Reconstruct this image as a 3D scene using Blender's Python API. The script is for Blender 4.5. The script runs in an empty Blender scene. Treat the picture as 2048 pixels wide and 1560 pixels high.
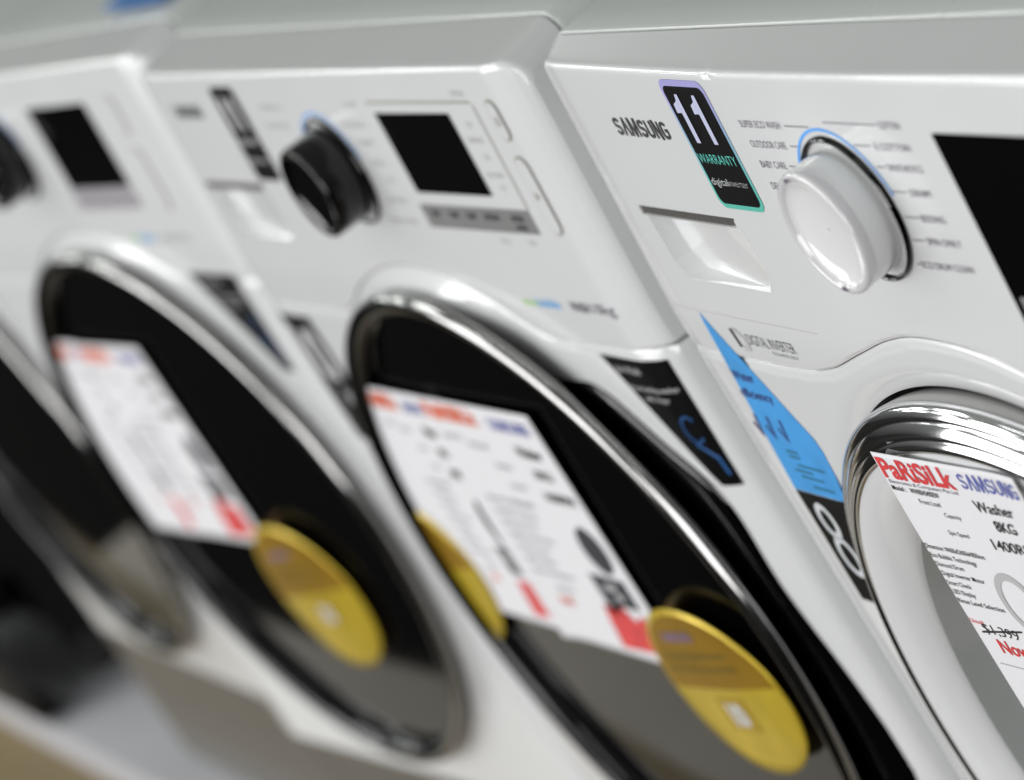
import bpy, bmesh, math, random
from mathutils import Vector, Matrix
import numpy as np

random.seed(3)
S = bpy.context.scene
COL = S.collection

# ------------------------------------------------------------------ camera
cam_d = bpy.data.cameras.new("camera")
cam = bpy.data.objects.new("camera", cam_d)
COL.objects.link(cam)
RR = np.array([[0.42253674, 0.7479927, -0.51182968],
               [0.07291792, -0.59094218, -0.80341167],
               [-0.90340781, 0.30214939, -0.30423685]])
Mx = Matrix(((RR[0][0], -RR[1][0], -RR[2][0], 1.68348),
             (RR[0][1], -RR[1][1], -RR[2][1], -0.66871),
             (RR[0][2], -RR[1][2], -RR[2][2], 1.27550),
             (0, 0, 0, 1)))
cam.matrix_world = Mx
cam_d.sensor_width = 36.0
cam_d.sensor_fit = 'HORIZONTAL'
cam_d.lens = 7000.0 / 2048.0 * 36.0
cam_d.clip_start = 0.05
cam_d.clip_end = 100.0
cam_d.dof.use_dof = True
cam_d.dof.focus_distance = 1.705
cam_d.dof.aperture_fstop = 5.6
cam_d.dof.aperture_blades = 0
S.camera = cam

# ------------------------------------------------------------------ world, lamps, exposure
W = bpy.data.worlds.new("World")
S.world = W
W.use_nodes = True
bg = W.node_tree.nodes["Background"]
_t = W.node_tree
_tc = _t.nodes.new("ShaderNodeTexCoord")
_sp = _t.nodes.new("ShaderNodeSeparateXYZ")
_cr = _t.nodes.new("ShaderNodeValToRGB")
_mr = _t.nodes.new("ShaderNodeMapRange")
_mr.inputs[1].default_value, _mr.inputs[2].default_value = -1.0, 1.0
_t.links.new(_tc.outputs["Generated"], _sp.inputs[0])
_t.links.new(_sp.outputs[2], _mr.inputs[0])
_t.links.new(_mr.outputs[0], _cr.inputs[0])
_e = _cr.color_ramp.elements
_e[0].position, _e[0].color = 0.46, (0.02, 0.02, 0.02, 1)
_e[1].position, _e[1].color = 0.95, (0.27, 0.28, 0.265, 1)
_k1 = _e.new(0.53)
_k1.color = (0.10, 0.102, 0.10, 1)
_k3 = _e.new(0.66)
_k3.color = (0.20, 0.21, 0.195, 1)
_t.links.new(_cr.outputs[0], bg.inputs[0])
bg.inputs[1].default_value = 1.0


def area(name, loc, target, sx, sy, power, color=(1, 1, 1)):
    l = bpy.data.lights.new(name, 'AREA')
    l.shape = 'RECTANGLE'
    l.size, l.size_y = sx, sy
    l.energy = power
    l.color = color
    o = bpy.data.objects.new(name, l)
    COL.objects.link(o)
    o.location = loc
    d = Vector(target) - Vector(loc)
    o.rotation_euler = d.to_track_quat('-Z', 'Y').to_euler()
    return o


area("front_fill_light", (-4.2, -5.2, 1.35), (-0.5, 0, 0.6), 4.6, 2.3, 198, (1.0, 1.0, 1.0))  # unseen soft fills, added to brighten the machine fronts
area("front_fill_light", (1.7, -4.8, 1.35), (-0.3, 0, 0.6), 3.6, 2.3, 145, (1.0, 0.995, 1.0))
for lx in (-10.5, -8.1, -5.7, -3.3):
    for ly in (-1.3, -3.1):
        area("ceiling_panel_light", (lx, ly, 2.75), (lx, ly, 0), 1.2, 0.6, 26, (0.97, 1.0, 0.97))
for lx, ly in ((-0.8, -1.2), (1.2, -1.2)):
    area("ceiling_tube_light", (lx, ly, 2.75), (lx, ly, 0), 1.5, 0.09, 3.5, (0.97, 1.0, 0.98))

S.view_settings.view_transform = 'Standard'
S.view_settings.look = 'None'
S.view_settings.exposure = 0.0
S.view_settings.gamma = 1.0
S.view_settings.use_curve_mapping = False
S.render.engine = 'CYCLES'
S.cycles.use_denoising = True
S.cycles.max_bounces = 10
S.cycles.glossy_bounces = 6
S.cycles.caustics_reflective = False
S.cycles.caustics_refractive = False
S.cycles.sample_clamp_indirect = 6.0


# ------------------------------------------------------------------ materials
def mat(name, col, rough=0.4, metal=0.0, coat=0.0, spec=0.5, noise=0.0, nscale=60.0, rnoise=0.0, bump=0.0, bscale=400.0):
    m = bpy.data.materials.new(name)
    m.use_nodes = True
    nt = m.node_tree
    b = nt.nodes["Principled BSDF"]
    b.inputs["Base Color"].default_value = (*col, 1)
    b.inputs["Roughness"].default_value = rough
    b.inputs["Metallic"].default_value = metal
    b.inputs["Coat Weight"].default_value = coat
    b.inputs["Coat Roughness"].default_value = 0.04
    b.inputs["Specular IOR Level"].default_value = spec
    if noise or rnoise or bump:
        tc = nt.nodes.new("ShaderNodeTexCoord")
        n = nt.nodes.new("ShaderNodeTexNoise")
        n.inputs["Scale"].default_value = nscale
        n.inputs["Detail"].default_value = 5
        nt.links.new(tc.outputs["Object"], n.inputs["Vector"])
        if noise:
            r = nt.nodes.new("ShaderNodeMapRange")
            r.inputs[1].default_value, r.inputs[2].default_value = 0.3, 0.7
            r.inputs[3].default_value, r.inputs[4].default_value = 1 - noise, 1 + noise
            nt.links.new(n.outputs[0], r.inputs[0])
            mm = nt.nodes.new("ShaderNodeMix")
            mm.data_type = 'RGBA'
            mm.blend_type = 'MULTIPLY'
            mm.inputs[0].default_value = 1.0
            mm.inputs[6].default_value = (*col, 1)
            nt.links.new(r.outputs[0], mm.inputs[7])
            nt.links.new(mm.outputs[2], b.inputs["Base Color"])
        if rnoise:
            r2 = nt.nodes.new("ShaderNodeMapRange")
            r2.inputs[1].default_value, r2.inputs[2].default_value = 0.3, 0.7
            r2.inputs[3].default_value, r2.inputs[4].default_value = max(0.0, rough - rnoise), rough + rnoise
            nt.links.new(n.outputs[0], r2.inputs[0])
            nt.links.new(r2.outputs[0], b.inputs["Roughness"])
        if bump:
            n2 = nt.nodes.new("ShaderNodeTexNoise")
            n2.inputs["Scale"].default_value = bscale
            n2.inputs["Detail"].default_value = 3
            nt.links.new(tc.outputs["Object"], n2.inputs["Vector"])
            bp = nt.nodes.new("ShaderNodeBump")
            bp.inputs["Strength"].default_value = bump
            bp.inputs["Distance"].default_value = 0.001
            nt.links.new(n2.outputs[0], bp.inputs["Height"])
            nt.links.new(bp.outputs[0], b.inputs["Normal"])
    return m


M = dict(
    white=mat("white_plastic", (0.77, 0.775, 0.782), 0.16, coat=0.4, noise=0.012, nscale=9, rnoise=0.03),
    steel=mat("white_enamel_steel", (0.70, 0.725, 0.71), 0.26, coat=0.2, noise=0.02, nscale=6, rnoise=0.06),
    ring=mat("black_chrome", (0.34, 0.335, 0.33), 0.09, metal=1.0, rnoise=0.03, nscale=25),
    chrome=mat("chrome", (0.80, 0.80, 0.81), 0.09, metal=1.0, rnoise=0.01, nscale=8),
    satin=mat("satin_grey_metal", (0.45, 0.44, 0.42), 0.28, metal=0.7, rnoise=0.05, nscale=20),
    black=mat("black_gloss_plastic", (0.0012, 0.0012, 0.0014), 0.06, coat=0.0, spec=0.45, rnoise=0.02, nscale=15),
    glass=mat("black_door_glass", (0.001, 0.001, 0.0012), 0.05, spec=0.6, rnoise=0.015, nscale=12),
    gasket=mat("dark_rubber_gasket", (0.016, 0.016, 0.015), 0.6, noise=0.2, nscale=40),
    slot=mat("dark_slot_shade", (0.055, 0.05, 0.045), 0.6, noise=0.1),
    bowl=mat("smoked_grey_window", (0.33, 0.34, 0.335), 0.12, coat=0.3, rnoise=0.03),
    knobw=mat("white_gloss_knob", (0.82, 0.825, 0.825), 0.08, coat=0.5),
    acryl=mat("milky_acrylic_rim", (0.70, 0.69, 0.71), 0.08, coat=0.6),
    bluearc=mat("blue_printed_arc", (0.10, 0.40, 0.95), 0.4),
    greystrip=mat("grey_touch_strip", (0.24, 0.235, 0.235), 0.3, noise=0.06),
    outline=mat("grey_green_outline", (0.33, 0.34, 0.27), 0.4),
    ink=mat("black_ink", (0.022, 0.022, 0.024), 0.5, noise=0.1),
    greyink=mat("grey_violet_ink", (0.11, 0.095, 0.135), 0.5, noise=0.1),
    paleink=mat("pale_grey_ink", (0.50, 0.49, 0.50), 0.5),
    stblack=mat("black_sticker_film", (0.002, 0.002, 0.0024), 0.35, spec=0.15),
    white_ink=mat("white_ink", (0.62, 0.64, 0.66), 0.5),
    teal=mat("teal_ink", (0.10, 0.55, 0.46), 0.5),
    blue=mat("sky_blue_label", (0.055, 0.33, 0.74), 0.45, noise=0.10, nscale=45),
    navy=mat("navy_ink", (0.035, 0.03, 0.17), 0.5),
    tealdark=mat("dark_teal_ink", (0.02, 0.15, 0.24), 0.5),
    eco_g=mat("pale_green_ink", (0.42, 0.70, 0.28), 0.5),
    eco_b=mat("pale_blue_ink", (0.20, 0.48, 0.85), 0.5),
    paper=mat("white_paper", (0.80, 0.79, 0.815), 0.6, noise=0.012, nscale=80),
    red=mat("red_ink", (0.70, 0.045, 0.05), 0.5, noise=0.08),
    orange=mat("orange_red_ink", (0.80, 0.14, 0.05), 0.5, noise=0.15),
    violetblue=mat("violet_blue_ink", (0.09, 0.11, 0.42), 0.5, noise=0.12),
    gold=mat("gold_foil", (0.72, 0.52, 0.035), 0.30, metal=0.45, coat=0.15, noise=0.12, nscale=25),
    golddark=mat("dark_gold_print", (0.33, 0.18, 0.004), 0.36, metal=0.3, noise=0.10, nscale=30),
    olive=mat("olive_ink", (0.16, 0.13, 0.02), 0.5),
    purple=mat("purple_ink", (0.22, 0.14, 0.20), 0.5),
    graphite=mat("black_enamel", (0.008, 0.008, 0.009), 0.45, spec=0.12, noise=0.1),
    floor=mat("dark_carpet", (0.008, 0.0075, 0.007), 1.0, spec=0.04, noise=0.3, nscale=60),
    strip=mat("beige_vinyl", (0.22, 0.165, 0.088), 0.6, spec=0.2, noise=0.08, nscale=3, rnoise=0.08),
    strip2=mat("reflection_band_taupe", (0.50, 0.46, 0.40), 0.6, spec=0.2, noise=0.06, nscale=3),
    plat=mat("white_platform_laminate", (0.48, 0.48, 0.51), 0.45, noise=0.03, nscale=4),
    navybox=mat("blue_reflection_tint", (0.03, 0.22, 0.62), 0.35),
)


def iridescent():
    m = bpy.data.materials.new("violet_to_teal_foil")
    m.use_nodes = True
    nt = m.node_tree
    b = nt.nodes["Principled BSDF"]
    b.inputs["Roughness"].default_value = 0.35
    tc = nt.nodes.new("ShaderNodeTexCoord")
    sp = nt.nodes.new("ShaderNodeSeparateXYZ")
    nt.links.new(tc.outputs["Object"], sp.inputs[0])
    mr = nt.nodes.new("ShaderNodeMapRange")
    mr.inputs[1].default_value, mr.inputs[2].default_value = 0.766, 0.842
    nt.links.new(sp.outputs[2], mr.inputs[0])
    cr = nt.nodes.new("ShaderNodeValToRGB")
    e = cr.color_ramp.elements
    e[0].position, e[0].color = 0.0, (0.10, 0.52, 0.40, 1)
    e[1].position, e[1].color = 1.0, (0.38, 0.36, 0.70, 1)
    for p, c in ((0.25, (0.14, 0.55, 0.50, 1)), (0.55, (0.30, 0.50, 0.68, 1)), (0.85, (0.42, 0.42, 0.76, 1))):
        k = e.new(p)
        k.color = c
    nt.links.new(mr.outputs[0], cr.inputs[0])
    nt.links.new(cr.outputs[0], b.inputs["Base Color"])
    return m


M["foil"] = iridescent()


# ------------------------------------------------------------------ mesh helpers (all lengths in millimetres, machine frame)
class MB:
    def __init__(self):
        self.v, self.f = [], []

    def add(self, verts, faces):
        o = len(self.v)
        self.v += [tuple(p) for p in verts]
        self.f += [tuple(o + i for i in f) for f in faces]

    def grid(self, rows, closed=False):
        """rows of points -> quads"""
        n = len(rows[0])
        fs = []
        for j in range(len(rows) - 1):
            for i in range(n if closed else n - 1):
                a, b = j * n + i, j * n + (i + 1) % n
                fs.append((a, b, b + n, a + n))
        self.add([p for r in rows for p in r], fs)

    def box(self, x0, x1, y0, y1, z0, z1):
        vs = [(x, y, z) for x in (x0, x1) for y in (y0, y1) for z in (z0, z1)]
        self.add(vs, [(0, 1, 3, 2), (4, 6, 7, 5), (0, 4, 5, 1), (2, 3, 7, 6), (0, 2, 6, 4), (1, 5, 7, 3)])

    def lathe(self, cx, cz, prof, n=128, cap_in=False, yfun=None):
        """prof = list of (radius, y); axis along Y"""
        rows = []
        for r, y in prof:
            row = []
            for i in range(n):
                a = 2 * math.pi * i / n
                x, z = cx + r * math.cos(a), cz + r * math.sin(a)
                row.append((x, y + (yfun(x, z) if yfun else 0), z))
            rows.append(row)
        self.grid(rows, closed=True)
        if cap_in:
            o = len(self.v) - n
            self.f.append(tuple(range(o, o + n)))

    def build(self, name, m, parent=None, smooth=40, loc=None):
        me = bpy.data.meshes.new(name)
        vs = [(x * .001, y * .001, z * .001) for x, y, z in self.v]
        me.from_pydata(vs, [], self.f)
        me.materials.append(m)
        bm = bmesh.new()
        bm.from_mesh(me)
        bmesh.ops.remove_doubles(bm, verts=bm.verts, dist=1e-6)
        bmesh.ops.recalc_face_normals(bm, faces=bm.faces)
        if smooth:
            th = math.radians(smooth)
            for f in bm.faces:
                f.smooth = True
            for e in bm.edges:
                if len(e.link_faces) == 2 and e.calc_face_angle(0) > th:
                    e.smooth = False
        bm.to_mesh(me)
        bm.free()
        o = bpy.data.objects.new(name, me)
        COL.objects.link(o)
        if parent:
            o.parent = parent
        return o


_tcache = {}


def text2d(body, bold=0.0):
    key = (body, bold)
    if key in _tcache:
        return _tcache[key]
    c = bpy.data.curves.new("lettering", "FONT")
    c.body = body
    c.offset = bold
    c.resolution_u = 4
    o = bpy.data.objects.new("lettering", c)
    COL.objects.link(o)
    bpy.context.view_layer.update()
    dg = bpy.context.evaluated_depsgraph_get()
    me = bpy.data.meshes.new_from_object(o.evaluated_get(dg))
    vs = np.array([(v.co.x, v.co.y) for v in me.vertices])
    fs = [tuple(p.vertices) for p in me.polygons]
    bpy.data.objects.remove(o)
    bpy.data.curves.remove(c)
    bpy.data.meshes.remove(me)
    x0, x1 = vs[:, 0].min(), vs[:, 0].max()
    vs[:, 0] = (vs[:, 0] - x0) / (x1 - x0)
    _tcache[key] = (vs, fs)
    return vs, fs


def put_text(mb, surf, eps, body, x0, x1, zb, h, bold=0.0, slant=0.0):
    """text between x0 and x1, baseline zb, capital height h"""
    vs, fs = text2d(body, bold)
    pts = []
    for u, v in vs:
        z = zb + v * h / 0.69
        x = x0 + u * (x1 - x0) + slant * (z - zb)
        pts.append((x, surf(x, z) - eps, z))
    mb.add(pts, fs)


def put_poly(mb, surf, eps, pts, maxlen=7.0):
    bm = bmesh.new()
    vs = [bm.verts.new((x, 0, z)) for x, z in pts]
    bm.faces.new(vs)
    bmesh.ops.triangulate(bm, faces=bm.faces[:])
    for _ in range(6):
        es = [e for e in bm.edges if e.calc_length() > maxlen]
        if not es:
            break
        bmesh.ops.subdivide_edges(bm, edges=es, cuts=1)
        bmesh.ops.triangulate(bm, faces=[f for f in bm.faces if len(f.verts) > 3])
    bm.verts.index_update()
    mb.add([(v.co.x, surf(v.co.x, v.co.z) - eps, v.co.z) for v in bm.verts],
           [tuple(v.index for v in f.verts) for f in bm.faces])
    bm.free()


def put_stroke(mb, surf, eps, pts, w, closed=False):
    """mitred thick polyline in the x-z plane"""
    P = [np.array(p, float) for p in pts]
    n = len(P)
    L, Rr = [], []
    for i in range(n):
        a = P[(i - 1) % n] if (closed or i > 0) else None
        b = P[(i + 1) % n] if (closed or i < n - 1) else None
        d1 = (P[i] - a) if a is not None else None
        d2 = (b - P[i]) if b is not None else None
        if d1 is None:
            d1 = d2
        if d2 is None:
            d2 = d1
        d1 = d1 / np.linalg.norm(d1)
        d2 = d2 / np.linalg.norm(d2)
        n1 = np.array((-d1[1], d1[0]))
        n2 = np.array((-d2[1], d2[0]))
        m = n1 + n2
        m = m / max(np.linalg.norm(m), 1e-6)
        k = w / 2 / max(0.75, m @ n1)
        L.append(P[i] + m * k)
        Rr.append(P[i] - m * k)
    vs = [(p[0], surf(p[0], p[1]) - eps, p[1]) for p in L + Rr]
    fs = [(i, (i + 1) % n, n + (i + 1) % n, n + i) for i in range(n if closed else n - 1)]
    mb.add(vs, fs)


def rrect(x0, x1, z0, z1, r, n=6):
    out = []
    for cx, cz, a0 in ((x1 - r, z1 - r, 0), (x0 + r, z1 - r, 90), (x0 + r, z0 + r, 180), (x1 - r, z0 + r, 270)):
        for i in range(n + 1):
            a = math.radians(a0 + 90 * i / n)
            out.append((cx + r * math.cos(a), cz + r * math.sin(a)))
    return out


def ellipse(cx, cz, a, b, rot=0, n=56):
    c, s = math.cos(math.radians(rot)), math.sin(math.radians(rot))
    return [(cx + a * math.cos(t) * c - b * math.sin(t) * s, cz + a * math.cos(t) * s + b * math.sin(t) * c)
            for t in (2 * math.pi * i / n for i in range(n))]


# the maker's word mark: condensed strokes, the A without a crossbar
def _arc(cx, cz, rx, rz, a0, a1, n=7):
    return [(cx + rx * math.cos(math.radians(a0 + (a1 - a0) * i / n)), cz + rz * math.sin(math.radians(a0 + (a1 - a0) * i / n))) for i in range(n + 1)]


_SW = 0.14
_S = _arc(.30, .74, .20, .17, 10, 180) + _arc(.30, .70, .20, .20, 190, 235, 3) + _arc(.30, .30, .20, .20, 55, 10, 3) + _arc(.30, .26, .20, .17, 0, -180)
LET = {
    'S': [_S],
    'A': [[(.09, 0), (.30, .97), (.32, .97), (.53, 0)]],
    'M': [[(.10, 0), (.13, .98), (.19, .98), (.40, .06), (.42, .06), (.63, .98), (.69, .98), (.72, 0)]],
    'U': [[(.10, 1)] + _arc(.30, .28, .20, .19, 180, 360) + [(.50, 1)]],
    'N': [[(.10, 0), (.10, .97), (.16, .97), (.44, .03), (.50, .03), (.50, 1)]],
    'G': [_arc(.30, .74, .20, .17, 15, 180) + _arc(.30, .26, .20, .17, 180, 360) + [(.50, .50), (.30, .50)]],
}
LW = {'S': .62, 'A': .62, 'M': .84, 'U': .62, 'N': .62, 'G': .62}


def word_mark(mb, surf, eps, x0, x1, zb, h, wmul=1.0):
    tot = sum(LW[c] for c in 'SAMSUNG')
    k = (x1 - x0) / tot
    x = x0
    for c in 'SAMSUNG':
        for st in LET[c]:
            pts = [(x + u * k, zb + v * h) for u, v in st]
            # stroke width measured in x units so that it stays bold when condensed
            put_stroke(mb, surf, eps, pts, _SW * k * wmul)
        x += LW[c] * k


def tag(o, label=None, cat=None, group=None, kind=None):
    if label:
        o["label"] = label
    if cat:
        o["category"] = cat
    if group:
        o["group"] = group
    if kind:
        o["kind"] = kind
    return o


def empty(name, loc, rz=0.0):
    o = bpy.data.objects.new(name, None)
    o.empty_display_size = 0.05
    COL.objects.link(o)
    o.location = loc
    o.rotation_euler = (0, 0, rz)
    return o


def smooth01(t):
    t = min(1.0, max(0.0, t))
    return t * t * (3 - 2 * t)


def lerp(a, b, t):
    return a + (b - a) * t


# ------------------------------------------------------------------ front shapes
BX_R = [0, 2, 6, 15, 30, 80, 130, 220, 360, 500, 560, 585, 594, 598, 600]
BY_R = [0, 2.6, 5.4, 8.4, 11, 14, 17, 22, 27, 30, 29, 24, 16, 9, 3]
BX_M = [-22, -20, -16, -7, 8, 570, 585, 594, 598, 600]
BY_M = [0, 2.6, 5.4, 9, 12, 12, 9, 5.4, 2.6, 0]


def spl(xs, ys, lo=0.0):
    """smooth monotone-ish interpolation (dense linear table smoothed)"""
    X = np.linspace(lo, 600, 1201)
    Y = np.interp(X, xs, ys)
    k = 25
    ker = np.hanning(2 * k + 1)
    ker /= ker.sum()
    Yp = np.pad(Y, k, mode='edge')
    Ys = np.convolve(Yp, ker, 'valid')
    w = np.clip((np.minimum(X - lo, 600 - X) - 18) / 25, 0, 1)
    Y = Y * (1 - w) + Ys * w
    return lambda x: float(np.interp(x, X, Y))


bulge_R = spl(BX_R, BY_R)
bulge_M = spl(BX_M, BY_M, -22.0)


def lean(z):
    return 0.0625 * max(0.0, z - 690.0)


def make_front(bulge):
    return lambda x, z: lean(z) - bulge(x)


F_R, F_M = make_front(bulge_R), make_front(bulge_M)

ZS_X_R = [0, 120, 160, 185, 217, 254, 279, 300, 330, 356, 385, 415, 440, 470, 510, 600]
ZS_Z_R = [668, 668, 670, 675, 686, 698, 703.5, 705, 704, 700, 691, 681, 674, 670, 668, 668]


_zx = np.linspace(-60, 660, 1441)
_k = np.hanning(61)
_zz = np.convolve(np.pad(np.interp(_zx, ZS_X_R, ZS_Z_R), 30, mode='edge'), _k / _k.sum(), 'valid')


def zs_R(x):
    return float(np.interp(x, _zx, _zz))


def zs_M(x):
    d = 268.5 ** 2 - (x - 302.0) ** 2
    arch = 437 + math.sqrt(d) if d > 0 else 0
    # soft maximum, so the arch flows into the straight seam
    a, b = 661.0, arch
    h = max(0.0, 14 - abs(a - b)) / 14
    return max(a, b) + h * h * 3.5


def dense(lo, hi, step, extra):
    s = set(np.round(np.arange(lo, hi + 1e-6, step), 3)) | {lo, hi}
    for a, b, st in extra:
        s |= set(np.round(np.arange(a, b + 1e-6, st), 3))
    s = sorted(s)
    out = [s[0]]
    for q in s[1:]:
        if q - out[-1] > 0.15:
            out.append(q)
    return out


def edge_drop(e):
    t = max(0.0, 1 - e / 17.0)
    return 1 - math.sqrt(max(0.0, 1 - t * t))


def control_panel(root, front, bulge, zs, sx0, y_seam, groove_x=None, drawer=True, xl=0.0):
    """front sheet from the seam up, rolled over the top edge, with the detergent drawer's scooped grip pressed into it"""
    xs = dense(xl, 600, 5, [(xl, xl + 34, 1.5), (566, 600, 1.5), (sx0 - 8, sx0 + 130, 1.3)])
    zt = 842.0
    ts = dense(0, 1, 0.05, [])
    zabs = dense(712, 842, 6, [(715, 764, 0.8)])
    lows = [0, 0.03, 0.07, 0.14, 0.25, 0.38, 0.5, 0.62, 0.74, 0.82]

    def depth(x, z):
        d = 0.0
        # dark finger slot
        if sx0 <= x <= sx0 + 113 - max(0, (760.6 - z)) * 0.2 and 756.2 <= z <= 760.6:
            return 7.5
        # room behind the finger scoop
        P = [(sx0 + 6, 755.4), (sx0 + 114.4, 755.4), (sx0 + 121, 729), (sx0 + 112.6, 718.6), (sx0 + 20, 718.2), (sx0 + 10.2, 728)]
        n = len(P)
        ins = all((P[(k + 1) % n][0] - P[k][0]) * (z - P[k][1]) - (P[(k + 1) % n][1] - P[k][1]) * (x - P[k][0]) < -0.1 for k in range(n))
        if ins:
            d = 13.5
        return d

    rows = []

    def row(fz, fy_extra, ycap=None, zdrop=0.0):
        r = []
        for x in xs:
            z = fz(x)
            e = min(x - xl, 600 - x)
            d14 = 14.0 * edge_drop(e)
            y = front(x, min(z, zt)) + fy_extra(x, z)
            r.append((x, y, min(z, zt - d14) if z <= zt else z - d14))
        # the side returns of the panel
        l, rr = r[0], r[-1]
        back = 70.0
        rows.append([(l[0], back, l[2])] + r + [(rr[0], back, rr[2])])

    for t in lows:
        row(lambda x, t=t: lerp(zs(x) + 0.3, 711.0, t / 0.82 * 0.97), lambda x, z: 1.0 * (1 - smooth01((z - zs(x)) / 2.5)))
    for z in zabs:
        row(lambda x, z=z: z, (lambda x, zz: depth(x, zz)) if drawer else (lambda x, zz: 0.0))
    gr = (lambda x: 1.0 if groove_x and abs(x - groove_x) < 0.9 else 0.0)
    r0 = 4.2
    for k in range(1, 8):
        a = math.radians(90 * k / 7 * 0.93)
        row(lambda x, a=a: zt + r0 * math.sin(a), lambda x, z, a=a: r0 * (1 - math.cos(a)) + gr(x), zdrop=14.0 * k / 7)
    # top strip back to the seam with the worktop
    for k in range(1, 9):
        t = k / 8
        r = []
        for x in xs:
            y0 = front(x, zt) + r0
            e = min(x - xl, 600 - x)
            r.append((x, lerp(y0, y_seam, t), zt + r0 + 6.0 * t - 14.0 * edge_drop(e)))
        rows.append([(r[0][0], 70.0, r[0][2])] + r + [(r[-1][0], 70.0, r[-1][2])])
    r = [(x, y_seam + 0.4, q[2] - 5.0) for x, q in zip(xs, rows[-1][1:-1])]
    rows.append([rows[-1][0]] + r + [rows[-1][-1]])
    mb = MB()
    mb.grid(rows)
    cp = mb.build("control_panel", M["white"], root, 16)
    if drawer:
        mb = MB()
        put_poly(mb, lambda x, z: front(x, z) + 1.0, 0.0, [(sx0 - 3, 755.9), (sx0 + 113.6, 755.9), (sx0 + 112.6, 760.7), (sx0 - 3, 760.7)])
        mb.build("drawer_slot_shade", M["slot"], root, 0)  # dark strip paints the shadow inside the open slot
        mb = MB()
        o_ = sx0 - 47.0
        V = lambda x, z, d: (x + o_, front(x + o_, z) + d, z)
        A, B, C_, D, E_, F_ = V(53, 756.1, -.06), V(162, 756.1, -.06), V(168.6, 729, -.06), V(159.6, 718.2, -.06), V(66.5, 717.8, -.06), V(56.8, 728, -.06)
        # thin flange that laps the panel
        A2, B2, C2, D2, E2, F2 = V(51, 756.0, -.02), V(163.2, 756.0, -.02), V(170.4, 729, -.02), V(160.4, 716.6, -.02), V(65.6, 716.2, -.02), V(55.2, 727.4, -.02)
        a, f, e, d, b, p = V(57.6, 756.1, 8.4), V(61.2, 728.4, 9.4), V(70.5, 719.2, 9.6), V(156.5, 719.8, 1.8), V(159.5, 756.1, 0.5), V(140, 753.2, 2.6)
        mb.add([A, B, C_, D, E_, F_, a, f, e, d, b, p, A2, B2, C2, D2, E2, F2],
               [(13, 14, 2, 1), (14, 15, 3, 2), (15, 16, 4, 3), (16, 17, 5, 4), (17, 12, 0, 5),
                (0, 6, 7, 5), (5, 7, 8, 4), (4, 8, 9, 3), (3, 9, 2), (6, 11, 7), (7, 11, 9, 8), (11, 10, 2, 9), (6, 10, 11), (10, 1, 2)])
        mb.build("drawer_grip", M["white"], root, 0)
    return cp


def polar_front(root, front, zs, cx, cz, rin, dish, xl=0.0, zlo=25.0):
    """sheet between the door opening rin(angle) and the outer outline of the lower front"""
    n = 432
    def outside(x, z):
        if x < xl or x > 600 or z < zlo:
            return True
        return z > zs(min(600, max(xl, x))) - 0.3
    ang = sorted([2 * math.pi * i / n for i in range(n)])
    outer = []
    for a in ang:
        lo, hi = 150.0, 640.0
        # march then bisect
        r = 150.0
        while not outside(cx + r * math.cos(a), cz + r * math.sin(a)):
            r += 4
        lo, hi = r - 4, r
        for _ in range(30):
            m = (lo + hi) / 2
            if outside(cx + m * math.cos(a), cz + m * math.sin(a)):
                hi = m
            else:
                lo = m
        outer.append(lo)
    rows = []
    for a, ro in zip(ang, outer):
        ri = rin(a)
        ro = max(ro, ri + 3)
        ds = [0, 1.5, 3.5, 6, 9, 13, 18, 25, 33, 42, 52]
        de = [42, 34, 28, 22, 17, 13, 10, 7.5, 5.5, 4, 2.7, 1.7, 0.9, 0.4, 0]
        L = ro - ri
        sc = min(1.0, L / 110.0)
        rad = [ri + d * sc for d in ds] + [lerp(ri + ds[-1] * sc, ro - de[0] * sc, k / 5) for k in range(1, 5)] + [ro - d * sc for d in de]
        row = []
        for q in rad:
            x, z = cx + q * math.cos(a), cz + q * math.sin(a)
            xc = min(600.0, max(xl, x))
            y = front(xc, min(z, 690)) + dish(q, a, ri, x, z)
            # roll the top edge back below the seam
            tz = zs(xc) - z
            if tz < 5:
                y += 1.9 * (1 - math.sqrt(max(0.0, 1 - ((5 - tz) / 5) ** 2))) + 0.5
            row.append((x, y, z))
        last = row[-1]
        row.append((last[0], last[1] + 12, last[2]))
        row.append((last[0], 72.0, last[2]))
        first = row[0]
        row = [(first[0], 60.0, first[2]), (first[0], first[1] + 3, first[2])] + row
        rows.append(row)
    rows.append(rows[0])
    mb = MB()
    mb.grid(rows)
    return mb.build("front_panel", M["white"], root, 38)


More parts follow.
